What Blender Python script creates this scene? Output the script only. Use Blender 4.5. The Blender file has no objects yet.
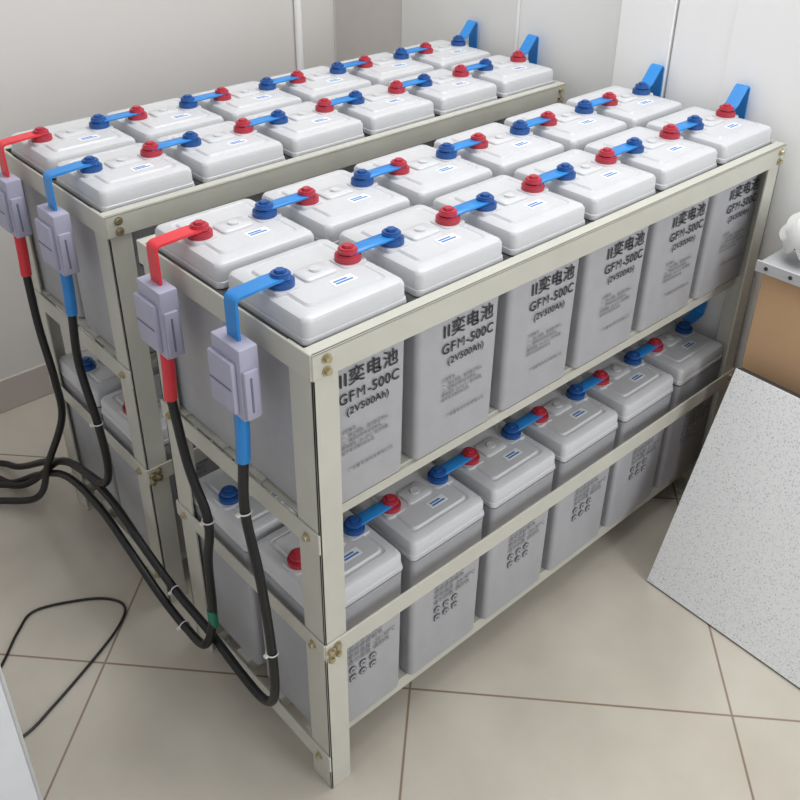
import bpy, bmesh, math, random
from mathutils import Vector, Matrix, Euler
random.seed(3)
S=bpy.context.scene
try: S.view_settings.view_transform='Standard'
except Exception: pass
col=S.collection

# ---------------------------------------------------------------- materials
def mat(name,c,rough=.5,metal=0,noise=0,nscale=20,bump=0,spec=.5,coat=0):
    m=bpy.data.materials.new(name);m.use_nodes=True
    n=m.node_tree.nodes;l=m.node_tree.links;b=n['Principled BSDF']
    b.inputs['Base Color'].default_value=(*c,1);b.inputs['Roughness'].default_value=rough
    b.inputs['Metallic'].default_value=metal;b.inputs['Specular IOR Level'].default_value=spec
    b.inputs['Coat Weight'].default_value=coat
    if noise or bump:
        tc=n.new('ShaderNodeTexCoord');nt=n.new('ShaderNodeTexNoise');nt.inputs['Scale'].default_value=nscale
        nt.inputs['Detail'].default_value=4
        l.new(tc.outputs['Object'],nt.inputs['Vector'])
        if noise:
            r=n.new('ShaderNodeValToRGB');r.color_ramp.elements[0].position=.3;r.color_ramp.elements[1].position=.7
            r.color_ramp.elements[0].color=(*[max(0,x*(1-noise)) for x in c],1)
            r.color_ramp.elements[1].color=(*[min(1,x*(1+noise)) for x in c],1)
            l.new(nt.outputs['Fac'],r.inputs['Fac']);l.new(r.outputs['Color'],b.inputs['Base Color'])
        if bump:
            bp=n.new('ShaderNodeBump');bp.inputs['Strength'].default_value=bump;bp.inputs['Distance'].default_value=.002
            l.new(nt.outputs['Fac'],bp.inputs['Height']);l.new(bp.outputs['Normal'],b.inputs['Normal'])
    return m
def srgb(r,g,b):
    f=lambda x:(x/255/12.92) if x/255<=.04045 else ((x/255+.055)/1.055)**2.4
    return (f(r),f(g),f(b))
M_body=mat('battery_case_plastic',srgb(172,173,178),.45,noise=.04,nscale=30)
M_lid=mat('battery_lid_plastic',srgb(203,204,207),.34,noise=.03,nscale=15)
M_seam=mat('seam_dark',srgb(80,80,83),.8)
M_red=mat('red_terminal',srgb(178,50,66),.45,noise=.14,nscale=60)
M_redst=mat('red_sleeve',srgb(222,52,64),.35,noise=.05)
M_bcap=mat('blue_terminal',srgb(32,82,148),.45,noise=.14,nscale=60)
M_blue=mat('blue_strap',srgb(38,132,208),.32,noise=.08)
M_ink=mat('label_ink',srgb(45,45,50),.7,noise=.02)
M_ink2=mat('label_ink_small',srgb(100,100,106),.7,noise=.02)
M_stick=mat('sticker_white',srgb(235,238,240),.5,noise=.02)
M_stickb=mat('sticker_blue',srgb(60,120,190),.5,noise=.02)
M_frame=mat('cream_painted_steel',srgb(196,195,184),.38,noise=.04,nscale=12)
M_bolt=mat('zinc_bolt',srgb(200,190,160),.3,metal=.9,noise=.1)
M_purple=mat('terminal_cover_plastic',srgb(172,171,192),.5,noise=.03)
M_pslot=mat('cover_slot',srgb(115,112,140),.6,noise=.03)
M_black=mat('black_rubber',srgb(20,20,22),.4,noise=.1)
M_green=mat('green_wrap',srgb(30,120,95),.5,noise=.1)
M_tie=mat('zip_tie',srgb(225,225,220),.5,noise=.02)
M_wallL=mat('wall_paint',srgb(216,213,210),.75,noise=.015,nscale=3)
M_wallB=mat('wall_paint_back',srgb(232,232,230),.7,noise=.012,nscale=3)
M_white=mat('white_paint',srgb(246,246,245),.5,noise=.01,nscale=3)
M_base=mat('baseboard_tile',srgb(188,178,172),.3,noise=.03,nscale=5)
M_card=mat('cardboard',srgb(205,168,130),.85,noise=.06,nscale=8)
M_cardd=mat('cardboard_seam',srgb(165,130,98),.9,noise=.06,nscale=8)
M_metal=mat('grey_metal',srgb(205,207,209),.4,metal=.25,noise=.04)
M_cab=mat('cabinet_paint',srgb(228,231,235),.4,noise=.02)
M_edge=mat('panel_edge',srgb(60,60,62),.6,noise=.05)
M_poly=mat('white_foam',srgb(235,235,233),.7,noise=.02,bump=.3)

def floor_mat():
    m=bpy.data.materials.new('floor_tiles');m.use_nodes=True
    n=m.node_tree.nodes;l=m.node_tree.links;b=n['Principled BSDF']
    tc=n.new('ShaderNodeTexCoord');mp=n.new('ShaderNodeMapping');mp.vector_type='TEXTURE'
    mp.inputs['Location'].default_value=(.239,.0612,0);mp.inputs['Rotation'].default_value=(0,0,math.radians(-47.08))
    mp.inputs['Scale'].default_value=(.6042,.6042,.6042)
    l.new(tc.outputs['Object'],mp.inputs['Vector'])
    sp=n.new('ShaderNodeSeparateXYZ');l.new(mp.outputs['Vector'],sp.inputs[0])
    ds=[]
    for i in(0,1):
        f=n.new('ShaderNodeMath');f.operation='PINGPONG';f.inputs[1].default_value=.5
        l.new(sp.outputs[i],f.inputs[0]);ds.append(f)
    mn=n.new('ShaderNodeMath');mn.operation='MINIMUM';l.new(ds[0].outputs[0],mn.inputs[0]);l.new(ds[1].outputs[0],mn.inputs[1])
    rp=n.new('ShaderNodeMapRange');rp.inputs['From Min'].default_value=.0022;rp.inputs['From Max'].default_value=.0050
    l.new(mn.outputs[0],rp.inputs['Value'])
    nt=n.new('ShaderNodeTexNoise');nt.inputs['Scale'].default_value=5;nt.inputs['Detail'].default_value=8
    l.new(tc.outputs['Object'],nt.inputs['Vector'])
    cr=n.new('ShaderNodeValToRGB');cr.color_ramp.elements[0].position=.35;cr.color_ramp.elements[1].position=.7
    cr.color_ramp.elements[0].color=(*srgb(188,181,168),1);cr.color_ramp.elements[1].color=(*srgb(202,195,182),1)
    l.new(nt.outputs['Fac'],cr.inputs['Fac'])
    mx=n.new('ShaderNodeMix');mx.data_type='RGBA';mx.inputs[6].default_value=(*srgb(140,122,104),1)
    l.new(rp.outputs[0],mx.inputs[0]);l.new(cr.outputs['Color'],mx.inputs[7]);l.new(mx.outputs[2],b.inputs['Base Color'])
    nr=n.new('ShaderNodeTexNoise');nr.inputs['Scale'].default_value=9;l.new(tc.outputs['Object'],nr.inputs['Vector'])
    rr=n.new('ShaderNodeMapRange');rr.inputs['To Min'].default_value=.08;rr.inputs['To Max'].default_value=.24
    l.new(nr.outputs['Fac'],rr.inputs['Value']);l.new(rr.outputs[0],b.inputs['Roughness'])
    return m
def speckle_mat():
    m=bpy.data.materials.new('speckled_laminate');m.use_nodes=True
    n=m.node_tree.nodes;l=m.node_tree.links;b=n['Principled BSDF']
    tc=n.new('ShaderNodeTexCoord');nt=n.new('ShaderNodeTexNoise');nt.inputs['Scale'].default_value=330;nt.inputs['Detail'].default_value=2
    l.new(tc.outputs['Object'],nt.inputs['Vector'])
    cr=n.new('ShaderNodeValToRGB');e=cr.color_ramp.elements
    e[0].position=.30;e[0].color=(*srgb(190,192,196),1);e[1].position=.46;e[1].color=(*srgb(240,241,241),1)
    l.new(nt.outputs['Fac'],cr.inputs['Fac']);l.new(cr.outputs['Color'],b.inputs['Base Color']);b.inputs['Roughness'].default_value=.35
    return m

# ---------------------------------------------------------------- mesh builder
class MB:
    def __init__(s): s.v=[];s.f=[];s.m=[];s.mats=[]
    def mi(s,m):
        if m not in s.mats: s.mats.append(m)
        return s.mats.index(m)
    def add(s,vs,fs,m):
        o=len(s.v);s.v+=[tuple(v) for v in vs];k=s.mi(m)
        for f in fs: s.f.append([i+o for i in f]);s.m.append(k)
    def bm(s,b,m,M=Matrix()):
        b.verts.index_update();s.add([M@v.co for v in b.verts],[[v.index for v in f.verts] for f in b.faces],m);b.free()
    def box(s,lo,hi,m,bev=0,seg=2,M=Matrix()):
        b=bmesh.new();bmesh.ops.create_cube(b,size=1)
        c=[(lo[i]+hi[i])/2 for i in range(3)];d=[hi[i]-lo[i] for i in range(3)]
        for v in b.verts: v.co=Vector([c[i]+v.co[i]*d[i] for i in range(3)])
        if bev: bmesh.ops.bevel(b,geom=b.edges[:],offset=bev,segments=seg,affect='EDGES',profile=.5)
        s.bm(b,m,M)
    def cyl(s,p,ax,r,h,m,n=24,r2=None,bev=0):
        b=bmesh.new();bmesh.ops.create_cone(b,cap_ends=True,segments=n,radius1=r,radius2=r if r2 is None else r2,depth=h)
        if bev:
            bmesh.ops.bevel(b,geom=[e for e in b.edges if abs(e.verts[0].co.z-e.verts[1].co.z)<1e-6 and e.verts[0].co.z>0],offset=bev,segments=2,affect='EDGES')
        q=Vector((0,0,1)).rotation_difference(Vector(ax)).to_matrix().to_4x4()
        s.bm(b,m,Matrix.Translation(Vector(p))@q)
    def tube(s,pts,r,m,n=10,sub=8):
        P=spline(pts,sub)
        rings=[];prev=None
        for i,p in enumerate(P):
            t=(P[min(i+1,len(P)-1)]-P[max(i-1,0)]).normalized()
            if prev is None: 
                a=t.cross(Vector((.3,.2,1)));a.normalize()
            else:
                a=prev-t*prev.dot(t);a.normalize()
            prev=a;b=t.cross(a)
            rings.append([p+(a*math.cos(k*2*math.pi/n)+b*math.sin(k*2*math.pi/n))*r for k in range(n)])
        s.loft(rings,m)
    def loft(s,rings,m,cap=True):
        n=len(rings[0]);vs=[v for r in rings for v in r];fs=[]
        for i in range(len(rings)-1):
            for k in range(n):
                fs.append([i*n+k,i*n+(k+1)%n,(i+1)*n+(k+1)%n,(i+1)*n+k])
        if cap: fs.append(list(range(n))[::-1]);fs.append([(len(rings)-1)*n+k for k in range(n)])
        s.add(vs,fs,m)
    def ribbon(s,pts,w,t,m,wd=Vector((0,1,0))):
        P=[Vector(p) for p in pts];rings=[]
        for i,p in enumerate(P):
            tt=(P[min(i+1,len(P)-1)]-P[max(i-1,0)]).normalized();nn=tt.cross(wd).normalized()
            rings.append([p+wd*w/2+nn*t/2,p-wd*w/2+nn*t/2,p-wd*w/2-nn*t/2,p+wd*w/2-nn*t/2])
        s.loft(rings,m)
    def mesh(s,name,ang=35):
        me=bpy.data.meshes.new(name);me.from_pydata(s.v,[],s.f)
        for m in s.mats: me.materials.append(m)
        me.polygons.foreach_set('material_index',s.m)
        b=bmesh.new();b.from_mesh(me);bmesh.ops.recalc_face_normals(b,faces=b.faces[:]);b.to_mesh(me);b.free()
        me.polygons.foreach_set('use_smooth',[True]*len(me.polygons))
        me.set_sharp_from_angle(angle=math.radians(ang));me.update();return me
    def obj(s,name,parent=None,loc=(0,0,0),ang=35):
        o=bpy.data.objects.new(name,s.mesh(name,ang));col.objects.link(o);o.location=loc
        if parent: o.parent=parent
        return o
def spline(pts,sub=8):
    P=[Vector(p) for p in pts];
    if len(P)<3: return P
    out=[];Q=[2*P[0]-P[1]]+P+[2*P[-1]-P[-2]]
    for i in range(1,len(Q)-2):
        a,b,c,d=Q[i-1:i+3]
        for k in range(sub):
            t=k/sub
            out.append(.5*((2*b)+(c-a)*t+(2*a-5*b+4*c-d)*t*t+(3*b-a-3*c+d)*t**3))
    out.append(P[-1]);return out
def rrect(hw,hd,r,z,n=5,cx0=0,cy0=0):
    o=[]
    for cx,cy,a0 in((hw-r,hd-r,0),(-hw+r,hd-r,90),(-hw+r,-hd+r,180),(hw-r,-hd+r,270)):
        for k in range(n+1):
            a=math.radians(a0+90*k/n);o.append(Vector((cx0+cx+r*math.cos(a),cy0+cy+r*math.sin(a),z)))
    return o
def text_geo(body,size,off=0,align='LEFT',ls=1.0,sx=1,sp=1.0):
    c=bpy.data.curves.new('txt','FONT');c.body=body;c.size=size;c.offset=off;c.align_x=align;c.resolution_u=3;c.space_line=ls;c.space_character=sp
    o=bpy.data.objects.new('txt',c);col.objects.link(o)
    bpy.context.view_layer.update()
    dg=bpy.context.evaluated_depsgraph_get();me=bpy.data.meshes.new_from_object(o.evaluated_get(dg))
    v=[(p.co.x*sx,p.co.y) for p in me.vertices];f=[list(p.vertices) for p in me.polygons]
    bpy.data.objects.remove(o);bpy.data.curves.remove(c);bpy.data.meshes.remove(me)
    return v,f

# ---------------------------------------------------------------- dims
L,D,H=1.1656,.4372,.8899
W,DD,HB=.1763,.1852,.2912
X0,Y0,G=.0090,.0236,.0159
PITCH=.195;OFF=.5513;ZT=.8860-HB;ZB=.0923;TX=.057

def txt_on(mb,body,size,x,z,m,off=0,align='LEFT',ls=1,sx=1,sp=1.0):
    v,f=text_geo(body,size,off,align,ls,sx,sp)
    if v: mb.add([(x+a,-DD/2-.0006,z+b) for a,b in v],f,m)
def battery_mesh(name,flip,label):
    mb=MB();w,d=W/2,DD/2
    rb=[rrect(w*.955,d*.955,.010,.0),rrect(w*.97,d*.97,.011,.004),rrect(w-.001,d-.001,.010,HB-.004)]
    mb.loft(rb,M_body)
    mb.loft([rrect(w-.003,d-.003,.010,HB-.005),rrect(w-.003,d-.003,.010,HB+.002)],M_seam)
    mb.loft([rrect(w,d,.010,HB),rrect(w+.001,d+.001,.011,HB+.002),rrect(w,d,.011,HB+.009),rrect(w-.0012,d-.0012,.011,HB+.010),rrect(w-.0015,d-.0015,.011,HB+.030),
             rrect(w-.004,d-.004,.011,HB+.035),rrect(w-.008,d-.008,.010,HB+.037),rrect(w-.020,d-.020,.009,HB+.0385),rrect(w-.0215,d-.0215,.009,HB+.0372),
             rrect(w-.025,d-.025,.009,HB+.0372),rrect(w-.028,d-.028,.008,HB+.0405)],M_lid)
    zt=HB+.0405
    mb.loft([rrect(.028,.020,.008,zt-.002),rrect(.027,.019,.008,zt+.003),rrect(.024,.016,.007,zt+.005)],M_lid)
    mb.cyl((0,0,zt+.006),(0,0,1),.009,.003,M_lid,bev=.001)
    mb.box((-.004,-.050,zt),(.034,-.033,zt+.0006),M_stick)
    for k in range(2): mb.box((.0,-.047+k*.006,zt+.0006),(.029-.006*(k%2),-.0435+k*.006,zt+.0008),M_stickb)
    for sx in(-1,1):
        red=(sx==1)!=flip
        m=M_red if red else M_bcap
        x=sx*TX
        mb.loft([rrect(.0215,.0215,.008,zt-.006,cx0=x),rrect(.0205,.0205,.008,zt+.002,cx0=x)],M_lid)
        mb.cyl((x,0,zt+.0070),(0,0,1),.0188,.010,m,n=28,bev=.002)
        mb.cyl((x,0,zt+.0175),(0,0,1),.0142,.007,m,n=20,bev=.002)
        mb.cyl((x,0,zt+.0225),(0,0,1),.0082,.005,m,n=6,bev=.001)
    if label==1:
        txt_on(mb,'II奕电池',.0295,-.038,HB-.086,M_ink,off=.0004,sp=1.08)
        txt_on(mb,'GF',.0245,-.039,HB-.115,M_ink,off=.0004,sx=.92,sp=1.12)
        txt_on(mb,'M',.0245,-.0075,HB-.115,M_ink,off=0,sx=.90)
        txt_on(mb,'-500C',.0245,.0125,HB-.115,M_ink,off=.0004,sx=.90,sp=1.08)
        txt_on(mb,'(2V500Ah)',.0170,-.026,HB-.136,M_ink,off=.0003,sp=1.05)
        txt_on(mb,'注意事项:\n一、禁止短路，请勿靠近明火。\n二、使用前请阅读说明书。\n使用温度: -20~50℃, 请勿倒置。\n废弃电池请回收处理。',.0078,-.036,HB-.165,M_ink2,ls=1.15,sx=.85)
        txt_on(mb,'广东蓄电池科技有限公司',.0078,-.026,HB-.235,M_ink2)
    elif label==2:
        txt_on(mb,'注意: 禁止短路\n请勿靠近明火\n请阅读说明书\n使用温度 -20~50℃\n请勿倒置 请回收',.0125,-.036,HB-.085,M_ink2,ls=1.1)
        for r in range(2):
            for k in range(3):
                c=Vector((-.026+k*.022,-DD/2-.0005,HB-.155-r*.020))
                if (r+k)%2: mb.box((c.x-.0065,c.y,c.z-.0065),(c.x+.0065,c.y+.0004,c.z+.0065),M_ink2)
                else: mb.cyl(c,(0,1,0),.0075,.0006,M_ink2,n=20)
                mb.cyl(c+Vector((0,-.0004,0)),(0,1,0),.0056,.0006,M_body,n=12)
                mb.box((c.x-.0028,c.y-.0009,c.z-.0028),(c.x+.0028,c.y-.0005,c.z+.0024),M_ink2)
    return mb.mesh(name)
meshes={}
for flip in(False,True):
    for lab in(0,1,2): 
        if (flip,lab) in((True,1),(False,2)): continue
        meshes[(flip,lab)]=battery_mesh('battery_mesh_%d%d'%(flip,lab),flip,lab)
def put_battery(cx,cy,z,flip,lab):
    o=bpy.data.objects.new('lead_acid_battery',meshes[(flip,lab)]);col.objects.link(o);o.location=(cx,cy,z)

ZTOP=HB+.0405
CX=.078
def rack(oy):
    e=bpy.data.objects.new('steel_battery_rack',None);col.objects.link(e);e.location=(0,oy,0)
    mb=MB();t=.004;fl=.052;fx=.042
    for x,sx in((0,1),(L,-1)):
        for y,sy in((0,1),(D,-1)):
            xa,xb=sorted((x,x+sx*fx));ya,yb=sorted((y,y+sy*t));mb.box((xa,ya,0),(xb,yb,H),M_frame,.0008,1)
            xa,xb=sorted((x,x+sx*t));ya,yb=sorted((y,y+sy*fl));mb.box((xa,ya,0),(xb,yb,H),M_frame,.0008,1)
            xa,xb=sorted((x+sx*.001,x+sx*fx));ya,yb=sorted((y+sy*.001,y+sy*fl))
            mb.box((xa,ya,0),(xb,yb,.004),M_frame)
    mb.obj('posts',e)
    mb=MB()
    for y,s in((0,-1),(D,1)):
        for zt,hh in((H+.002,.040),(.3646,.036)):
            ya,yb=sorted((y,y+s*t));mb.box((-.002,ya,zt-hh),(L+.002,yb,zt),M_frame,.001,1)
            if zt>.5:
                ya,yb=sorted((y+s*t,y-s*.018));mb.box((-.002,ya,zt-.003),(L+.002,yb,zt),M_frame,.0008,1)
    for x,s in((0,-1),(L,1)):
        for zt,hh in((H+.002,.040),(ZT-.004,.036),(.3646,.030),(ZB-.004,.036)):
            xa,xb=sorted((x,x+s*t));mb.box((xa,-.002,zt-hh),(xb,D+.002,zt),M_frame,.001,1)
    mb.obj('rails',e)
    mb=MB()
    for z in(ZT,ZB):
        for y in(.055,.165,.27,.385):
            mb.box((t,y-.018,z-.0045),(L-t,y+.018,z-.0005),M_frame)
            mb.box((t,y-.018,z-.030),(L-t,y-.014,z-.0045),M_frame)
        if z==ZT: mb.box((t,.03,z-.0062),(L-t,D-.03,z-.0046),M_frame)
    mb.obj('shelf_bars',e)
    mb=MB()
    def bolt(p,ax):
        a=Vector(ax);p=Vector(p);mb.cyl(p+a*.001,ax,.0075,.002,M_bolt,n=16);mb.cyl(p+a*.0045,ax,.0052,.005,M_bolt,n=6)
    for z0 in(H-.010,H-.029,.3646-.010,.3646-.027):
        for x in(.020,L-.018): bolt((x,-t,z0),(0,-1,0))
    for z0 in(.3646-.010,.3646-.027): bolt((.004+.002,-t,z0-.004),(0,-1,0))
    for z0 in(ZT-.022,.3646-.016,ZB-.022):
        for y in(.026,D-.026): bolt((-t,y,z0),(-1,0,0))
    mb.obj('bolts',e)
    yc=[Y0+DD/2,Y0+DD*1.5+G]
    for i in range(6):
        cx=X0+W/2+i*PITCH
        put_battery(cx,oy+yc[0],ZT,False,1);put_battery(cx,oy+yc[1],ZT,True,0)
        put_battery(cx,oy+yc[0],ZB,True,2);put_battery(cx,oy+yc[1],ZB,False,0)
    mb=MB()
    for z in(ZT,ZB):
        for y in yc:
            for i in range(5):
                xa=X0+W/2+i*PITCH+TX;xb=X0+W/2+(i+1)*PITCH-TX;zz=z+ZTOP+.0135
                mb.box((xa-.004,y-.0125,zz-.002),(xb+.004,y+.0125,zz+.002),M_blue,.0008,1)
    zz=ZT+ZTOP+.0150
    for k,(y,m) in enumerate(((yc[0],M_blue),(yc[1],M_redst))):
        x=X0+W/2-TX
        mb.ribbon([(x+.006,y,zz),(x-.02,y,zz),(x-CX+.006,y,zz-.003),(x-CX+.001,y,zz-.006),(x-CX,y,zz-.013),(x-CX,y,zz-.075)],.027,.004,m)
    for k,y in enumerate(yc):
        x=X0+W/2+5*PITCH+TX
        mb.ribbon([(x+.004,y,zz),(x+.018,y,zz+.006),(x+.044,y,zz+.036),(x+.049,y,zz+.038),(x+.053,y,zz+.033),(x+.055,y,zz-.06),(x+.055,y,ZB+ZTOP+.06),(x+.050,y,ZB+ZTOP+.03),(x+.010,y,ZB+ZTOP+.022)],.028,.003,M_blue)
    mb.obj('connector_straps',e,ang=50)
    mb=MB();T=ZT+ZTOP
    for y in yc:
        x=X0+W/2-TX-CX
        mb.box((x-.016,y-.034,T-.160),(x+.014,y+.034,T-.048),M_purple,.003,2)
        mb.box((x-.024,y-.024,T-.150),(x-.015,y+.034,T-.070),M_purple,.003,2)
        mb.box((x-.014,y-.040,T-.156),(x+.008,y-.033,T-.080),M_purple,.002,2)
        mb.box((x-.0246,y-.021,T-.113),(x-.0238,y+.031,T-.110),M_pslot)
        mb.box((x-.006,y-.0408,T-.145),(x-.003,y-.0398,T-.09),M_pslot)
    mb.obj('terminal_covers',e)
    return e
rack(0);rack(OFF)

# ---------------------------------------------------------------- cables
yc=[Y0+DD/2,Y0+DD*1.5+G];xb=X0+W/2-TX-CX;zb=ZT+ZTOP-.158
def ring(mb,c,r,ax):
    q=Vector((0,0,1)).rotation_difference(Vector(ax)).to_matrix();c=Vector(c)
    mb.tube([c+q@Vector((r*math.cos(a),r*math.sin(a),0)) for a in [k*math.pi/6 for k in range(13)]],.0013,M_tie,6,2)
def hang(name,oy,y,sleeve,pts,green=False,ties=()):
    mb=MB();p0=Vector((xb,oy+y,zb))
    mb.tube([p0,p0+Vector((-.001,0,-.045)),p0+Vector((-.002,.004,-.095))],.0105,sleeve,14)
    mb.tube([p0+Vector((-.002,.004,-.09))]+[Vector(p) for p in pts],.0080,M_black,12)
    if green:
        g=[Vector(p) for p in pts];i=3;mb.tube([g[i]+Vector((0,0,.02)),g[i],g[i]-Vector((0,0,.02))],.0090,M_green,12)
    for c,ax in ties:
        ring(mb,c,.0100,ax);mb.box((c[0]-.015,c[1]-.003,c[2]-.002),(c[0]-.009,c[1]+.003,c[2]+.002),M_tie)
    return mb.obj(name)
xx=-.040
hang('power_cable',0,yc[0],M_blue,[(xx,.13,.57),(xx,.105,.45),(xx,.09,.30),(xx,.095,.19),(xx,.13,.145),(xx,.20,.145),(xx,.30,.165),(xx,.42,.175),(xx,.53,.20),(xx,.66,.24),(xx,.82,.23),(xx-.01,.98,.15),(-.07,1.15,.04),(-.12,1.25,.012),(-.35,1.30,.012)],ties=[((xx,.13,.57),(0,.15,1)),((xx,.09,.30),(0,0,1)),((xx,.42,.175),(0,1,0))])
hang('power_cable',0,yc[1],M_redst,[(xx-.002,.29,.56),(xx,.25,.47),(xx,.27,.36),(xx,.28,.22),(xx-.02,.285,.16),(xx-.02,.36,.145),(xx-.02,.45,.155),(xx-.02,.56,.19),(xx-.02,.68,.22),(xx-.02,.84,.20),(xx-.03,1.0,.11),(-.10,1.14,.012),(-.15,1.21,.012),(-.36,1.24,.012)],True,ties=[((xx,.25,.47),(0,0,1)),((xx-.02,.36,.145),(0,1,0))])
hang('power_cable',OFF,yc[0],M_blue,[(xx-.002,OFF+.13,.56),(xx,OFF+.10,.44),(xx,OFF+.09,.34),(xx-.004,OFF+.12,.28),(xx-.01,.76,.26),(xx-.01,.9,.20),(xx-.05,1.05,.06),(-.16,1.17,.012),(-.37,1.19,.012)],ties=[((xx,OFF+.10,.44),(0,0,1))])
hang('power_cable',OFF,yc[1],M_redst,[(xx-.002,OFF+.31,.56),(xx,OFF+.29,.44),(xx,OFF+.30,.34),(xx-.03,OFF+.36,.2),(xx-.05,1.0,.05),(-.19,1.12,.012),(-.38,1.14,.012)])
mb=MB()
mb.tube([(-.55,.50,.003),(-.42,.56,.003),(-.334,.624,.003),(-.27,.69,.003),(-.22,.72,.003),(-.13,.68,.003),(-.085,.64,.003),(-.078,.60,.003),(-.12,.56,.003),(-.196,.519,.003),(-.29,.475,.003),(-.36,.45,.003),(-.45,.46,.003),(-.6,.44,.003)],.0028,M_black,8)
mb.obj('thin_floor_cable')

# ---------------------------------------------------------------- room
XW,YW=1.205,1.47
mb=MB();mb.box((-3.2,-3.2,-.05),(XW+.1,YW+.1,0),floor_mat());mb.obj('floor')
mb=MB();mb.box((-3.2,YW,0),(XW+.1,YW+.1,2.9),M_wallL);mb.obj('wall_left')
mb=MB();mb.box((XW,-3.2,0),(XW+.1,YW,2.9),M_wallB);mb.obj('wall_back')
mb=MB();mb.box((-3.2,YW-.012,0),(XW,YW,.10),M_base,.002,1);mb.obj('baseboard_left')
mb=MB();mb.box((XW-.010,.736,0),(XW-.001,1.155,2.9),mat('pillar_paint',srgb(224,223,220),.7,noise=.01),.001,1);mb.obj('trim_1')
mb=MB();mb.box((XW-.004,1.156,0),(XW-.001,YW-.013,2.9),mat('recess_paint',srgb(206,201,195),.75,noise=.02));mb.obj('trim_4')
mb=MB();mb.box((XW-.012,.305,0),(XW-.001,.44,2.2),M_white,.002,1);mb.box((XW-.007,.318,0),(XW-.001,.427,2.19),M_white,.002,1);mb.obj('trim_2')
mb=MB();mb.box((XW-.010,-.75,.005),(XW-.002,.300,2.15),M_white,.002,1);mb.box((XW-.012,-.62,.2),(XW-.009,.17,1.95),M_white,.001,1);mb.obj('door_1')
mb=MB();mb.cyl((1.063,YW-.012,1.5),(0,0,1),.011,2.8,M_white,n=14)
for z in(.5,1.1,1.7): mb.box((1.045,YW-.025,z),(1.081,YW-.001,z+.012),M_white,.001,1)
mb.obj('trim_3')

mb=MB();Pw,Ph,Pt=.6,.515,.028
mb.box((0,-Pw,0),(Pt,0,Ph),M_edge,.002,1);mb.box((-.002,-Pw+.001,.003),(.001,-.001,Ph-.001),speckle_mat(),.0005,1)
o=mb.obj('speckled_floor_panel');o.location=(.812,-.078,.001);o.rotation_euler=(0,math.radians(20.5),math.radians(-2))
mb=MB();mb.box((1.045,-.62,0),(1.185,-.07,.69),M_card,.002,1);mb.box((1.0435,-.34,.0),(1.0455,-.33,.69),M_cardd)
mb.obj('cardboard_box')
mb=MB();mb.box((1.035,-.65,.6925),(1.185,-.058,.6955),M_metal,.001,1);mb.box((1.032,-.65,.680),(1.036,-.058,.704),M_metal,.001,1)
for y in(-.08,-.13,-.2): mb.cyl((1.0315,y,.692),(1,0,0),.004,.002,M_edge,n=12)
mb.obj('metal_shelf_strip')
mb=MB();mb.tube([(1.11,-.112,.748),(1.11,-.13,.752),(1.12,-.3,.75),(1.12,-.6,.75)],.052,M_poly,24)
mb.obj('foam_roll')

mb=MB();mb.box((-.80,.27,.02),(-.388,.60,.42),M_cab,.004,2);mb.box((-.79,.262,.04),(-.395,.27,.41),M_cab,.002,1);mb.box((-.78,.29,0),(-.41,.58,.02),M_edge)
mb.box((-.395,.262,.02),(-.391,.268,.41),M_metal);mb.cyl((-.44,.258,.25),(0,1,0),.008,.01,M_metal)
mb.obj('grey_metal_cabinet')

# ---------------------------------------------------------------- lights
def area(name,loc,sx,sy,e,c=(1,1,1)):
    l=bpy.data.lights.new(name,'AREA');l.shape='RECTANGLE';l.size=sx;l.size_y=sy;l.energy=e;l.color=c
    o=bpy.data.objects.new(name,l);col.objects.link(o);o.location=loc;return o
def aim(o,t): o.rotation_euler=(Vector(t)-o.location).to_track_quat('-Z','Y').to_euler()
a=area('ceiling_light',(.8,.2,2.75),1.2,1.2,34,(1,.997,.99))
b=area('window_light',(1.0,-2.7,1.7),1.6,1.6,50,(.98,.99,1));aim(b,(.7,.2,.3))
w=bpy.data.worlds.new('world');S.world=w;w.use_nodes=True
bg=w.node_tree.nodes['Background'];bg.inputs[0].default_value=(.96,.975,1,1);bg.inputs[1].default_value=.56

# ---------------------------------------------------------------- camera
y=math.radians(48.1957);t=math.radians(-30.5752);r=math.radians(.3064)
F=Vector((math.cos(y)*math.cos(t),math.sin(y)*math.cos(t),math.sin(t)));R=Vector((math.sin(y),-math.cos(y),0));U=R.cross(F)
R2=R*math.cos(r)+U*math.sin(r);U2=-R*math.sin(r)+U*math.cos(r)
cam=bpy.data.cameras.new('camera');co=bpy.data.objects.new('camera',cam);col.objects.link(co)
m=Matrix((R2,U2,-F)).transposed().to_4x4();m.translation=Vector((-.5604,-.7767,1.5006));co.matrix_world=m
cam.sensor_width=36;cam.lens=915.54/800*36;cam.shift_x=(400-392.44)/800;cam.shift_y=-(400-322.71)/800;cam.clip_start=.02
S.camera=co
